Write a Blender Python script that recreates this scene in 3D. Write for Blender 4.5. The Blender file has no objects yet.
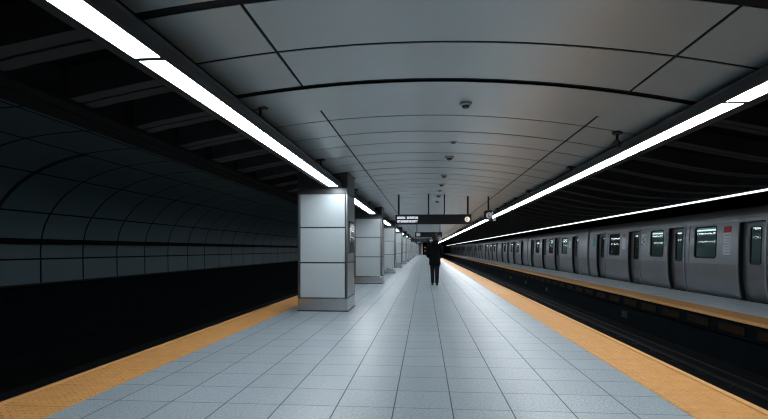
import bpy, bmesh, math, random
from mathutils import Vector
random.seed(4)
S = bpy.context.scene
COL = S.collection
R = math.radians
EYE = 1.27
FPX = 490.0
YAW = math.atan(40.5 / FPX)

# ---------------------------------------------------------------- helpers
class MB:
    """collects shapes into one mesh"""
    def __init__(s):
        s.v, s.f, s.m, s.sm = [], [], [], []
    def face(s, pts, mi=0, smooth=False):
        n = len(s.v); s.v += [tuple(p) for p in pts]
        s.f.append(tuple(range(n, n + len(pts)))); s.m.append(mi); s.sm.append(smooth)
    def idx(s, verts, faces, mi=0, smooth=False):
        n = len(s.v); s.v += [tuple(p) for p in verts]
        for f in faces:
            s.f.append(tuple(n + i for i in f)); s.m.append(mi); s.sm.append(smooth)
    def box(s, x0, x1, y0, y1, z0, z1, mi=0):
        v = [(x0,y0,z0),(x1,y0,z0),(x1,y1,z0),(x0,y1,z0),(x0,y0,z1),(x1,y0,z1),(x1,y1,z1),(x0,y1,z1)]
        s.idx(v, [(0,3,2,1),(4,5,6,7),(0,1,5,4),(1,2,6,5),(2,3,7,6),(3,0,4,7)], mi)
    def rod(s, a, b, r, n=10, mi=0, r2=None):
        a, b = Vector(a), Vector(b); r2 = r if r2 is None else r2
        d = (b - a).normalized()
        u = d.orthogonal().normalized(); w = d.cross(u)
        v = []
        for p, q in ((a, r), (b, r2)):
            for k in range(n):
                t = 2 * math.pi * k / n
                v.append(p + u * (q * math.cos(t)) + w * (q * math.sin(t)))
        f = [(k, (k+1) % n, n + (k+1) % n, n + k) for k in range(n)]
        s.idx(v, f, mi, True)
        s.idx(v[:n], [tuple(range(n))[::-1]], mi); s.idx(v[n:], [tuple(range(n))], mi)
    def lathe(s, prof, c, n=20, mi=0):
        v = []
        for r, z in prof:
            for k in range(n):
                t = 2 * math.pi * k / n
                v.append((c[0] + r * math.cos(t), c[1] + r * math.sin(t), c[2] + z))
        f = []
        for i in range(len(prof) - 1):
            for k in range(n):
                f.append((i*n+k, i*n+(k+1) % n, (i+1)*n+(k+1) % n, (i+1)*n+k))
        s.idx(v, f, mi, True)
        s.idx(v[:n], [tuple(range(n))[::-1]], mi); s.idx(v[-n:], [tuple(range(n))], mi)
    def sweep(s, prof, ys, mi=0, closed=True, smooth=False):
        """profile (x,z) run along y"""
        n = len(prof); v = [(x, y, z) for y in ys for x, z in prof]
        f = []
        for j in range(len(ys) - 1):
            for i in range(n if closed else n - 1):
                k = (i + 1) % n
                f.append((j*n+i, j*n+k, (j+1)*n+k, (j+1)*n+i))
        s.idx(v, f, mi, smooth)
        if closed:
            s.idx(v[:n], [tuple(range(n))], mi); s.idx(v[-n:], [tuple(range(n))[::-1]], mi)
    def mesh(s, name, mats, fix=True):
        me = bpy.data.meshes.new(name)
        me.from_pydata(s.v, [], s.f)
        for m in (mats if isinstance(mats, (list, tuple)) else [mats]):
            me.materials.append(m)
        me.polygons.foreach_set('material_index', s.m)
        me.polygons.foreach_set('use_smooth', s.sm)
        me.update()
        if fix:
            b = bmesh.new(); b.from_mesh(me)
            bmesh.ops.remove_doubles(b, verts=b.verts, dist=1e-5)
            bmesh.ops.recalc_face_normals(b, faces=b.faces)
            if fix == 'skin':                # train skin faces look out towards -x
                for f in b.faces:
                    if f.normal.x > .5: f.normal_flip()
            b.to_mesh(me); b.free()
        return me
    def build(s, name, mats, parent=None, bevel=0, fix=True):
        o = bpy.data.objects.new(name, s.mesh(name, mats, fix)); COL.objects.link(o)
        if parent: o.parent = parent
        if bevel:
            md = o.modifiers.new('bevel', 'BEVEL'); md.width = bevel; md.segments = 2
            md.limit_method = 'ANGLE'; md.angle_limit = R(40)
        return o

def tag(o, label=None, cat=None, group=None, kind=None):
    if label: o['label'] = label
    if cat: o['category'] = cat
    if group: o['group'] = group
    if kind: o['kind'] = kind
    return o
def empty(name, loc, label=None, cat=None, group=None, kind=None):
    o = bpy.data.objects.new(name, None); COL.objects.link(o); o.location = loc
    o.empty_display_size = .2
    return tag(o, label, cat, group, kind)
def copy_tree(o, parent=None):
    c = o.copy(); COL.objects.link(c)
    if parent: c.parent = parent
    for ch in list(o.children):
        copy_tree(ch, c)
    return c
ORD = ['first','second','third','fourth','fifth','sixth','seventh','eighth','ninth','tenth','eleventh','twelfth','thirteenth','fourteenth','fifteenth']

# ---------------------------------------------------------------- materials
def mat(name, col, rough=.5, metal=0., spec=.5, noise=None, bump=None, coat=0):
    m = bpy.data.materials.new(name); m.use_nodes = True
    nt = m.node_tree; b = nt.nodes['Principled BSDF']
    b.inputs['Base Color'].default_value = (*col, 1)
    b.inputs['Roughness'].default_value = rough
    b.inputs['Metallic'].default_value = metal
    b.inputs['Specular IOR Level'].default_value = spec
    b.inputs['Coat Weight'].default_value = coat
    tc = nt.nodes.new('ShaderNodeTexCoord')
    if noise:                       # (scale, amount, detail)
        n = nt.nodes.new('ShaderNodeTexNoise'); n.inputs['Scale'].default_value = noise[0]
        n.inputs['Detail'].default_value = noise[2] if len(noise) > 2 else 4
        nt.links.new(tc.outputs['Object'], n.inputs['Vector'])
        mx = nt.nodes.new('ShaderNodeMix'); mx.data_type = 'RGBA'; mx.name = 'tint'
        a = noise[1]
        mx.inputs['A'].default_value = (*[c * (1 - a) for c in col], 1)
        mx.inputs['B'].default_value = (*[min(1, c * (1 + a)) for c in col], 1)
        nt.links.new(n.outputs['Fac'], mx.inputs['Factor'])
        nt.links.new(mx.outputs['Result'], b.inputs['Base Color'])
    if bump:                        # (scale, strength)
        n = nt.nodes.new('ShaderNodeTexNoise'); n.inputs['Scale'].default_value = bump[0]
        nt.links.new(tc.outputs['Object'], n.inputs['Vector'])
        bp = nt.nodes.new('ShaderNodeBump'); bp.inputs['Strength'].default_value = bump[1]; bp.inputs['Distance'].default_value = .01
        nt.links.new(n.outputs['Fac'], bp.inputs['Height']); nt.links.new(bp.outputs['Normal'], b.inputs['Normal'])
    return m
def emit(name, col, strength):
    m = bpy.data.materials.new(name); m.use_nodes = True
    nt = m.node_tree; nt.nodes.clear()
    e = nt.nodes.new('ShaderNodeEmission'); e.inputs['Color'].default_value = (*col, 1); e.inputs['Strength'].default_value = strength
    o = nt.nodes.new('ShaderNodeOutputMaterial'); nt.links.new(e.outputs[0], o.inputs[0])
    return m
def math_node(nt, op, a, b=None):
    n = nt.nodes.new('ShaderNodeMath'); n.operation = op
    for i, v in enumerate((a, b)):
        if v is None: continue
        if isinstance(v, (int, float)): n.inputs[i].default_value = v
        else: nt.links.new(v, n.inputs[i])
    return n.outputs[0]
def line_mask(nt, coord, off, step, half):
    """1 on a joint line, else 0"""
    t = math_node(nt, 'DIVIDE', math_node(nt, 'SUBTRACT', coord, off), step)
    fr = math_node(nt, 'FRACT', math_node(nt, 'ADD', t, 1000.5))
    d = math_node(nt, 'ABSOLUTE', math_node(nt, 'SUBTRACT', fr, .5))
    return math_node(nt, 'LESS_THAN', d, half / step)
def joint_mat(name, col, jcol, rough, axes, noise=None, spec=.5, uv=False, speck=None, vary=0):
    """tile or panel surface: joints at axes = [(axis, offset, step, half width)]"""
    m = mat(name, col, rough, 0, spec, noise)
    nt = m.node_tree; b = nt.nodes['Principled BSDF']
    tc = nt.nodes.new('ShaderNodeTexCoord'); sep = nt.nodes.new('ShaderNodeSeparateXYZ')
    nt.links.new(tc.outputs['UV' if uv else 'Object'], sep.inputs[0])
    tot = None; cells = []
    for ax, off, step, half in axes:
        k = line_mask(nt, sep.outputs[ax], off, step, half)
        tot = k if tot is None else math_node(nt, 'MAXIMUM', tot, k)
        cells.append(math_node(nt, 'FLOOR', math_node(nt, 'DIVIDE', math_node(nt, 'SUBTRACT', sep.outputs[ax], off), step)))
    src = nt.nodes['tint'].outputs['Result'] if noise else None
    def mix(fac, a, bcol, mode='MIX'):
        mx = nt.nodes.new('ShaderNodeMix'); mx.data_type = 'RGBA'; mx.blend_type = mode
        if isinstance(fac, (int, float)): mx.inputs['Factor'].default_value = fac
        else: nt.links.new(fac, mx.inputs['Factor'])
        if isinstance(a, tuple): mx.inputs['A'].default_value = (*a, 1)
        else: nt.links.new(a, mx.inputs['A'])
        if isinstance(bcol, tuple): mx.inputs['B'].default_value = (*bcol, 1)
        else: nt.links.new(bcol, mx.inputs['B'])
        return mx.outputs['Result']
    cur = src if src is not None else col
    if speck:
        n = nt.nodes.new('ShaderNodeTexNoise'); n.inputs['Scale'].default_value = speck[0]; n.inputs['Detail'].default_value = 2
        nt.links.new(tc.outputs['Object'], n.inputs['Vector'])
        f = math_node(nt, 'MULTIPLY', math_node(nt, 'GREATER_THAN', n.outputs['Fac'], .56), speck[1])
        cur = mix(f, cur, speck[2])
    if vary:
        cmb = nt.nodes.new('ShaderNodeCombineXYZ')
        for i, c in enumerate(cells[:2]): nt.links.new(c, cmb.inputs[i])
        w = nt.nodes.new('ShaderNodeTexWhiteNoise'); nt.links.new(cmb.outputs[0], w.inputs['Vector'])
        g = math_node(nt, 'MULTIPLY', w.outputs['Value'], vary)
        cur = mix(g, cur, tuple(c * .6 for c in col))
    res = mix(tot, cur, jcol)
    nt.links.new(res, b.inputs['Base Color'])
    r = math_node(nt, 'ADD', math_node(nt, 'MULTIPLY', tot, .4), rough)
    nt.links.new(r, b.inputs['Roughness'])
    bp = nt.nodes.new('ShaderNodeBump'); bp.invert = True; bp.inputs['Strength'].default_value = .5; bp.inputs['Distance'].default_value = .004
    nt.links.new(tot, bp.inputs['Height']); nt.links.new(bp.outputs['Normal'], b.inputs['Normal'])
    return m

LAMP = 20.0
M = {}
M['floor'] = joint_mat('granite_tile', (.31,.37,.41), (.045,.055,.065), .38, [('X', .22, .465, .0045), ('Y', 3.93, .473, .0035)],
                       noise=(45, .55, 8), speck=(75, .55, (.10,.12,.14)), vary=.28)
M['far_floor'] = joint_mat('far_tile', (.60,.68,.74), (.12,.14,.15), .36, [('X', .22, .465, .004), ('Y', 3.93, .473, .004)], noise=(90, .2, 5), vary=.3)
M['yellow'] = mat('tactile_yellow', (.56,.272,.078), .55, 0, .4, noise=(9, .32, 10))
M['nosing'] = mat('nosing_yellow', (.60,.31,.105), .5, 0, .4, noise=(20, .15, 6))
M['ceil'] = mat('ceiling_enamel', (.53,.58,.59), .30, .22, .5, noise=(1.3, .07, 3))
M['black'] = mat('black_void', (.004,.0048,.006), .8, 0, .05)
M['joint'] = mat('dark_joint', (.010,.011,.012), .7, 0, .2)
M['conc'] = mat('dark_concrete', (.0025,.0055,.0078), .95, 0, .04, noise=(3, .4, 6))  # near-black tone, set darker than real concrete
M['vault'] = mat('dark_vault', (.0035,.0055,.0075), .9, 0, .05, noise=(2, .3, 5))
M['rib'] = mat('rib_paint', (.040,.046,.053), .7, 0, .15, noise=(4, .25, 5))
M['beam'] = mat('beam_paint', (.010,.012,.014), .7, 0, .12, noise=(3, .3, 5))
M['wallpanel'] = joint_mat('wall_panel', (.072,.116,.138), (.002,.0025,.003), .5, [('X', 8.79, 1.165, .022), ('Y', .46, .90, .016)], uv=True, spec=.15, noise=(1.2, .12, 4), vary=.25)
M['housing'] = mat('light_housing', (.040,.046,.052), .45, .3, .5, noise=(5, .1, 3))
M['hanger'] = mat('hanger_steel', (.05,.055,.06), .45, .5)
M['lamp'] = emit('diffuser_light', (.90,.96,1.0), LAMP)
M['lamp_far'] = emit('far_tube_light', (.88,.95,1.0), LAMP * .10)
M['lamp_in'] = emit('car_tube_light', (.80,.95,1.0), 1.3)
M['panel'] = mat('enamel_panel', (.43,.49,.52), .32, .15, .5, noise=(2, .04, 3), coat=.2)
M['trim'] = mat('dark_trim', (.05,.055,.06), .35, .7)
M['brushed'] = mat('brushed_steel', (.55,.56,.57), .22, 1, .5, noise=(30, .12, 4))
M['neck'] = mat('grey_cladding', (.075,.083,.088), .38, .5, .5, noise=(6, .1, 3))
M['rail'] = mat('rail_steel', (.018,.020,.025), .5, .8, .5, noise=(8, .2, 4))
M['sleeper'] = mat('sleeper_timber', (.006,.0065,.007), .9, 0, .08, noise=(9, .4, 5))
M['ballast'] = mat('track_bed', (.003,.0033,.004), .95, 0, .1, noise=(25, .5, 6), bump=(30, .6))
M['brown'] = mat('brown_plate', (.016,.0095,.0045), .8, 0, .05, noise=(12, .4, 5))
M['plate'] = mat('pale_plate', (.018,.021,.025), .8, 0, .05)
M['black_sign'] = mat('sign_black', (.008,.009,.011), .35, 0, .5)
M['white_lit'] = emit('sign_white', (.82,.88,1.0), .85)
M['cream_lit'] = emit('sign_cream', (1.0,.90,.80), .6)
M['grey_lit'] = emit('screen_grey', (.55,.62,.68), .28)
M['orange_lit'] = emit('signal_orange', (1.0,.55,.25), .4)
M['blue_lit'] = emit('screen_blue', (.25,.5,.8), .15)
M['red_paint'] = mat('sign_red', (.50,.06,.03), .5)
M['det'] = mat('detector_plastic', (.45,.46,.46), .5)
M['det_dark'] = mat('detector_slots', (.10,.10,.10), .5)
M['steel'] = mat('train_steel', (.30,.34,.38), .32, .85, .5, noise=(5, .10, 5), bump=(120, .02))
M['steel_shaded'] = mat('train_steel_shaded', (.245,.275,.30), .36, .85, .5, noise=(6, .12, 5))  # same steel, darkened so the dimmer lower side is in the colour
M['door'] = mat('door_steel', (.20,.215,.235), .36, .8, .5, noise=(6, .08, 4))
M['roof'] = mat('train_roof', (.34,.36,.38), .45, .6, .4, noise=(3, .2, 4))
M['rubber'] = mat('black_rubber', (.012,.012,.013), .6, 0, .3)
M['interior'] = mat('car_interior', (.30,.36,.36), .6, 0, .3)
M['notice_red'] = mat('notice_red', (.60,.035,.05), .5)
M['notice_white'] = mat('notice_white', (.72,.76,.84), .5)
M['notice_line'] = mat('notice_print', (.24,.26,.30), .5)
M['green'] = mat('notice_green', (.03,.45,.32), .5)
M['coat'] = mat('black_coat', (.003,.0035,.005), .85, 0, .12, noise=(30, .3, 4))
M['jeans'] = mat('dark_jeans', (.008,.010,.014), .85, 0, .2, noise=(60, .3, 3))
M['shoe'] = mat('black_shoe', (.010,.010,.011), .5)
M['skin'] = mat('skin', (.30,.19,.14), .55)
M['hair'] = mat('black_hair', (.008,.0075,.007), .6)
g = bpy.data.materials.new('tinted_glass'); g.use_nodes = True
nt = g.node_tree; nt.nodes.clear()
tr = nt.nodes.new('ShaderNodeBsdfTransparent'); tr.inputs[0].default_value = (.72,.80,.79,1)
gl = nt.nodes.new('ShaderNodeBsdfGlossy'); gl.inputs['Roughness'].default_value = .04; gl.inputs[0].default_value = (.8,.85,.85,1)
lw = nt.nodes.new('ShaderNodeLayerWeight'); lw.inputs['Blend'].default_value = .5
pw = math_node(nt, 'ADD', math_node(nt, 'MULTIPLY', math_node(nt, 'POWER', lw.outputs['Facing'], 4.0), .45), .03)
mxs = nt.nodes.new('ShaderNodeMixShader'); out = nt.nodes.new('ShaderNodeOutputMaterial')
nt.links.new(pw, mxs.inputs[0]); nt.links.new(tr.outputs[0], mxs.inputs[1]); nt.links.new(gl.outputs[0], mxs.inputs[2]); nt.links.new(mxs.outputs[0], out.inputs[0])
M['glass'] = g

# ---------------------------------------------------------------- layout numbers
Y0, Y1 = -3.0, 112.0
LE, LI = -3.50, -2.86            # left platform edge / inner edge of its tactile strip
RE, RI = 2.68, 2.03
FE, FI = 5.70, 6.30              # far platform edge / strip
BED = -.92
TX = 7.97                        # train side plane
CX0, CX1, CY, CP, CD = -2.60, -1.565, 9.90, 8.10, 1.03   # columns

# ---------------------------------------------------------------- setting
def struct(mb, name, mats, **k):
    return tag(mb.build(name, mats, **k), kind='structure')
m = MB(); m.box(LI, RI, Y0, Y1, -.30, 0); struct(m, 'floor', M['floor'])
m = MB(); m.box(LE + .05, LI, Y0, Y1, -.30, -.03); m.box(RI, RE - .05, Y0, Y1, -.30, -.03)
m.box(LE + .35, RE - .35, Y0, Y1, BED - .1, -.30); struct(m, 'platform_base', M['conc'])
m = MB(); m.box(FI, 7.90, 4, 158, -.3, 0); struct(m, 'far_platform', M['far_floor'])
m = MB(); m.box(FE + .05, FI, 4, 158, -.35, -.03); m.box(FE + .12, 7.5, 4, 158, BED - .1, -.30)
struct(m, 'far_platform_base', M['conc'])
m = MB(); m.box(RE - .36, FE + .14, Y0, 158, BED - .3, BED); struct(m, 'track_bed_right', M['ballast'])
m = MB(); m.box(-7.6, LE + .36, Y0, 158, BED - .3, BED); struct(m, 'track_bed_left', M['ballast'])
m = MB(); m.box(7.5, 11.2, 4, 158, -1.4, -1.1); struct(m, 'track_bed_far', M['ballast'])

# left tunnel wall: recessed dark dado, then panel vault
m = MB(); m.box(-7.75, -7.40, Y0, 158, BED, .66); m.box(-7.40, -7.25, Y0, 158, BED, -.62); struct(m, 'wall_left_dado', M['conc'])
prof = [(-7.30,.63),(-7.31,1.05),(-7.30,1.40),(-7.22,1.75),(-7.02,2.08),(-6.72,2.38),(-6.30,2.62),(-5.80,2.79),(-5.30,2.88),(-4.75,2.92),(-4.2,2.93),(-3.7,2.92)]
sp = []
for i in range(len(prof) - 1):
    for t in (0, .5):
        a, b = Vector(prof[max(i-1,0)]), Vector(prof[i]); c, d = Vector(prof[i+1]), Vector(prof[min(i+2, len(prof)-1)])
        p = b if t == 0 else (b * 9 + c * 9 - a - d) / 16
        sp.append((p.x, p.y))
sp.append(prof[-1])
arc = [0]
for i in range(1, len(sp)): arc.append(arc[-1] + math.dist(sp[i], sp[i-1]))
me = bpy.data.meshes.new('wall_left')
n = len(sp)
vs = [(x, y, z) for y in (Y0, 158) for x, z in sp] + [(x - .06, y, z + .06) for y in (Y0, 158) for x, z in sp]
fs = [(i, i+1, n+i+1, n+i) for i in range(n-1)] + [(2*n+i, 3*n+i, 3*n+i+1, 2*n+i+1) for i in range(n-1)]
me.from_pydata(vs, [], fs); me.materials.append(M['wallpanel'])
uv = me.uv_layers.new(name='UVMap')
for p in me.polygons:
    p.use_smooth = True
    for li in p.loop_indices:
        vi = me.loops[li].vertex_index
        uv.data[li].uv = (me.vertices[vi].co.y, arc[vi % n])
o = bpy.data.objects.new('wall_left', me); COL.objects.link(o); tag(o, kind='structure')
m = MB(); m.box(-7.30, -7.20, Y0, 158, 1.37, 1.47); struct(m, 'trim_1', M['black'])
m = MB(); m.box(-7.34, -7.26, Y0, 158, .60, .635); struct(m, 'trim_2', M['beam'])
# heavier ring joint across the panels, near the camera
m = MB()
for yy in (7.625,):
    for i in range(n - 1):
        (xa, za), (xb, zb) = sp[i], sp[i+1]
        if za < 1.5 or xb > -5.4: continue
        w = .035
        m.idx([(xa,yy-w,za-.02),(xb,yy-w,zb-.02),(xb,yy+w,zb-.02),(xa,yy+w,za-.02),(xa,yy-w,za+.01),(xb,yy-w,zb+.01),(xb,yy+w,zb+.01),(xa,yy+w,za+.01)],
              [(0,1,2,3),(4,5,6,7),(0,1,5,4),(3,2,6,7)])
struct(m, 'trim_3', M['joint'])
# longitudinal beam between the two halves of the left tunnel roof
m = MB(); m.box(-3.85, -3.42, Y0, 158, 2.70, 3.0); m.box(-3.90, -3.38, Y0, 158, 2.665, 2.70); m.box(-3.70,-3.56,Y0,158,2.64,2.665)
struct(m, 'ceiling_beam', M['beam'])

# roof over the tracks, with transverse ribs
def lerp_curve(pts, x):
    for (xa, za), (xb, zb) in zip(pts, pts[1:]):
        if x <= xb:
            return za + (zb - za) * (x - xa) / (xb - xa)
    return pts[-1][1]
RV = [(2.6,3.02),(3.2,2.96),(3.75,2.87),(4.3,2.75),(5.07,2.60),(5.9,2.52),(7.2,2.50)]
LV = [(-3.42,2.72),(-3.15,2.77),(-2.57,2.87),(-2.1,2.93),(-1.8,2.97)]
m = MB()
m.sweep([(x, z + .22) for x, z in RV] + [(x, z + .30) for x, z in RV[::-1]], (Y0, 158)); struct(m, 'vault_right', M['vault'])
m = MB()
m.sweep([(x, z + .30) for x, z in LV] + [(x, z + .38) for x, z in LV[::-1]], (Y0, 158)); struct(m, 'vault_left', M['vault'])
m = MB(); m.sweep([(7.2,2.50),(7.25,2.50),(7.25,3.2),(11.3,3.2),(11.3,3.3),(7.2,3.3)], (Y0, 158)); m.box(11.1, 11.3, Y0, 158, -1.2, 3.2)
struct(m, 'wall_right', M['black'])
def rib_mesh(pts, w, depth):
    mb = MB()
    for a, b, dz in ((-w, -w * .12, 0), (w * .10, w, 0), (-w * .12, w * .10, .045)):
        for i in range(len(pts) - 1):
            (xa, za), (xb, zb) = pts[i], pts[i+1]
            mb.idx([(xa,a,za+dz),(xb,a,zb+dz),(xb,b,zb+dz),(xa,b,za+dz),(xa,a,za+depth),(xb,a,zb+depth),(xb,b,zb+depth),(xa,b,za+depth)],
                   [(0,1,2,3),(4,5,6,7),(0,1,5,4),(3,2,6,7)])
    return mb
def fine(pts, k=3):
    r = []
    for i in range(len(pts) - 1):
        for t in range(k):
            x = pts[i][0] + (pts[i+1][0] - pts[i][0]) * t / k
            a, b, c, d = pts[max(i-1,0)], pts[i], pts[i+1], pts[min(i+2,len(pts)-1)]
            u = t / k
            z = .5 * (2*b[1] + (c[1]-a[1])*u + (2*a[1]-5*b[1]+4*c[1]-d[1])*u*u + (3*b[1]-a[1]-3*c[1]+d[1])*u**3)
            r.append((x, z))
    return r + [pts[-1]]
rr = rib_mesh(fine(RV[:-1] + [(6.88,2.50)]), .15, .26).mesh('roof_rib', M['rib'])
rl = rib_mesh(fine(LV), .17, .34).mesh('roof_rib', M['rib'])
for k in range(-6, 60):
    y = 6.55 + 1.2 * k
    if y > 1.5:
        o = bpy.data.objects.new('roof_rib', rr); COL.objects.link(o); o.location = (0, y, 0); tag(o, kind='structure')
for k in range(-2, 50):
    y = 3.55 + 1.06 * k
    o = bpy.data.objects.new('roof_rib', rl); COL.objects.link(o); o.location = (0, y, 0); tag(o, kind='structure')

# platform ceiling: curved enamel panels with open joints under a dark backing
NC = 13
def cz(x): return 2.93 - .041 * (x + .17) ** 2
XS = [-1.88, -1.205, 1.92, 2.62]
def panel(mb, x0, x1, y0, y1, dz=0):
    k = max(2, int((x1 - x0) / .2))
    xs = [x0 + (x1 - x0) * i / k for i in range(k + 1)]
    lo = [(x, cz(x) - dz) for x in xs]; hi = [(x, cz(x) - dz + .005) for x in xs[::-1]]
    mb.sweep(lo + hi, (y0, y1))
mb = MB()
def row(y0, y1, split=True, dz=0, gx=.013):
    for q in range(NC):                      # notch round the columns
        ca, cb = CY + CP * q - .012, CY + CP * q + CD + .012
        if y0 < ca < y1:
            row(y0, ca, split, dz, gx); row(ca, y1, split, dz, gx); return
        if y0 < cb < y1:
            row(y0, cb, split, dz, gx); row(cb, y1, split, dz, gx); return
    mid = (y0 + y1) / 2
    XS[0] = -1.545 if any(CY + CP * q - .012 < mid < CY + CP * q + CD + .012 for q in range(NC)) else -1.88
    if split:
        for i in range(3):
            panel(mb, XS[i] + (gx if i else 0), XS[i+1] - (gx if i < 2 else 0), y0, y1, dz)
    else:
        panel(mb, XS[0], XS[-1], y0, y1, dz)
row(-3.0, 1.5); row(1.53, 2.26); row(2.29, 3.05)
row(3.15, 3.910); row(3.948, 4.755)
row(4.82, 5.190, False, .018); row(5.218, 5.62, False, 0); row(5.62, 6.055)
ys = [6.07, 6.89, 7.60, 8.40, 9.17]
for a, b in zip(ys, ys[1:]): row(a + .017, b - .017)
row(9.188, 9.92 - .025)
y = 9.92; i = 0
while y < Y1:
    h = CP / 10
    last = (i % 10 == 9)
    row(y + (.030 if i % 10 == 0 else .021), y + h - (.030 if last else .021)); y += h; i += 1
struct(mb, 'ceiling', M['ceil'])
m = MB(); k = 12
xs = [-1.53 + (2.64 + 1.53) * i / k for i in range(k + 1)]
m.sweep([(x, cz(x) + .0065) for x in xs] + [(x, cz(x) + .06) for x in xs[::-1]], (Y0, Y1))
ya = Y0; xl = [-1.88, -1.76, -1.64, -1.53]
for i in range(NC + 1):
    yb = CY + CP * i - .015 if i < NC else Y1
    m.sweep([(x, cz(x) + .0065) for x in xl] + [(x, cz(x) + .06) for x in xl[::-1]], (ya, yb)); ya = yb + CD + .03
struct(m, 'ceiling_backing', M['joint'])

# end of the platform
m = MB(); m.box(-3.3, -1.9, Y1, Y1 + .3, 0, 3.0); m.box(.25, 2.6, Y1, Y1 + .3, 0, 3.0); m.box(-1.9, .25, Y1, Y1 + .3, 2.2, 3.0); m.box(-3.3,2.6,Y1+4,Y1+4.2,0,3)
struct(m, 'wall_back', M['black'])
m = MB(); m.box(-7.7, 11.3, 158, 158.3, -1.2, 3.4); struct(m, 'wall_end', M['black'])
m = MB(); m.box(-3.3, 2.6, Y1, Y1 + 4.2, -.3, 0); struct(m, 'floor_end', M['far_floor'])

# ---------------------------------------------------------------- tactile strips
def strip(name, xe, xi, y0, y1, ydome, label):
    sgn = 1 if xi > xe else -1
    root = empty(name, ((xe + xi) / 2, y0, 0), label, 'tactile paving')
    off = Vector(root.location)
    a = xe + sgn * .078
    mb = MB()
    y = y0
    while y < y1 - .01:                      # separate tiles with a hairline seam
        mb.box(min(a, xi) - off.x, max(a, xi) - off.x, y - off.y + .004, min(y + .61, y1) - off.y - .004, -.03, .004); y += .61
    if ydome:                                # raised domes
        nx = 9; st = (abs(xi - a) - .05) / (nx - 1)
        ring = [(math.cos(t * math.pi / 3), math.sin(t * math.pi / 3)) for t in range(6)]
        y = ydome[0]
        while y < ydome[1]:
            for q in range(nx):
                x = a + sgn * (.025 + st * q)
                v = [(x + c * .0155 - off.x, y + s * .0155 - off.y, .004) for c, s in ring] + [(x + c * .010 - off.x, y + s * .010 - off.y, .0095) for c, s in ring]
                mb.idx(v, [(i, (i+1) % 6, 6 + (i+1) % 6, 6 + i) for i in range(6)] + [(6,7,8,9,10,11)], 1)
            y += .061
    mb.build('dome_tiles', [M['yellow'], M['nosing']], root, fix=False)
    mb = MB(); b0, b1 = sorted((xe, xe + sgn * .064))
    mb.box(b0 - off.x, b1 - off.x, y0 - off.y, y1 - off.y, -.055, .010)
    tag(mb.build('edge_nosing', M['nosing'], root, bevel=.008), 'smooth lighter yellow nosing along the platform edge')
    return root
strip('tactile_strip', LE, LI, Y0 + .01, Y1, (3.0, 14), 'yellow bumpy tactile strip along the left edge of the grey tiled platform')
strip('tactile_strip', RE, RI, Y0 + .3, Y1, (3.0, 14), 'yellow bumpy tactile strip along the right edge of the grey tiled platform')
strip('tactile_strip', FE, FI, 4.0, 158, None, 'yellow tactile strip on the opposite platform in front of the train')

# ---------------------------------------------------------------- columns
def make_column():
    w, d = CX1 - CX0, CD
    root = empty('platform_column', (0, 0, 0))
    m = MB(); m.box(.03, w - .03, .03, d - .03, .0, 2.44); m.build('core', M['trim'], root)
    m = MB(); m.box(-.012, w + .012, -.012, d + .012, .0, .022)
    tag(m.build('foot_plate', M['trim'], root), 'thin dark plate under the column')
    m = MB(); m.box(0, w, 0, d, .022, .268); tag(m.build('skirting', M['brushed'], root, bevel=.004), 'brushed stainless steel skirting')
    zs = [(.286, .984), (1.012, 1.706), (1.734, 2.400)]
    for z0, z1 in zs:
        m = MB(); m.box(.056, w - .056, .004, .035, z0, z1); m.build('panel', M['panel'], root, bevel=.003)
        m = MB(); m.box(.056, w - .056, d - .035, d - .004, z0, z1); m.build('panel', M['panel'], root, bevel=.003)
        m = MB(); m.box(w - .035, w - .004,   .056, d - .056, z0, z1); m.build('panel', M['brushed_side'], root, bevel=.003)
        m = MB(); m.box(.004, .035,   .056, d - .056, z0, z1); m.build('panel', M['brushed_side'], root, bevel=.003)
    for x, y in ((0,0),(w-.036,0),(0,d-.036),(w-.036,d-.036)):
        m = MB(); m.box(x, x + .036, y, y + .036, .268, 2.41); m.build('corner_trim', M['corner'], root, bevel=.006)
    m = MB(); m.box(.0, w, .0, d, 2.41, 2.425); m.box(.012, w - .012, .012, d - .012, 2.425, 2.47)
    tag(m.build('collar', M['neck'], root), 'narrow steel collar above the panels')
    m = MB(); m.box(.012, w - .012, .012, d - .012, 2.47, 2.90); m.box(.0, .03, -.002, .03, 2.47, 2.90); m.box(w - .03, w, -.002, .03, 2.47, 2.90)
    tag(m.build('neck', M['neck'], root), 'dark grey neck meeting the ceiling')
    return root
M['brushed_side'] = mat('side_panel_steel', (.27,.30,.32), .30, .6, .5, noise=(4, .06, 3))
M['corner'] = mat('corner_steel', (.20,.215,.23), .28, .9)
col0 = make_column()
for i in range(NC):
    c = col0 if i == 0 else copy_tree(col0)
    c.location = (CX0, CY + CP * i, 0)
    lab = ('nearest square column of pale enamel panels, holding a call box on its right side' if i == 0 else
           'last square pale-panelled column at the far end of the row' if i == NC - 1 else
           f'{ORD[i]} square pale-panelled column from the camera in the row')
    tag(c, lab, 'column', 'square panelled columns along the platform', 'thing')
# call box on the nearest column
bx = CX1
root = empty('call_box', (bx, CY + .50, 1.2), 'slim steel call box on the right side of the nearest column', 'call box')
def loc(mb_box, name, mt, par, bev=.004):
    m = MB(); m.box(*mb_box); return m.build(name, mt, par, bevel=bev)
loc((0, .022, -.30, .30, -.02, .62), 'body', M['brushed'], root)
loc((.022, .027, -.22, .22, .02, .24), 'speaker_grille', M['rubber'], root)
loc((.022, .029, -.20, .20, .34, .44), 'screen', M['black_sign'], root)
loc((.022, .036, -.06, .06, .27, .31), 'button', M['corner'], root)
loc((0, .024, -.30, .30, .63, .66), 'hood', M['rubber'], root)

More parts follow.
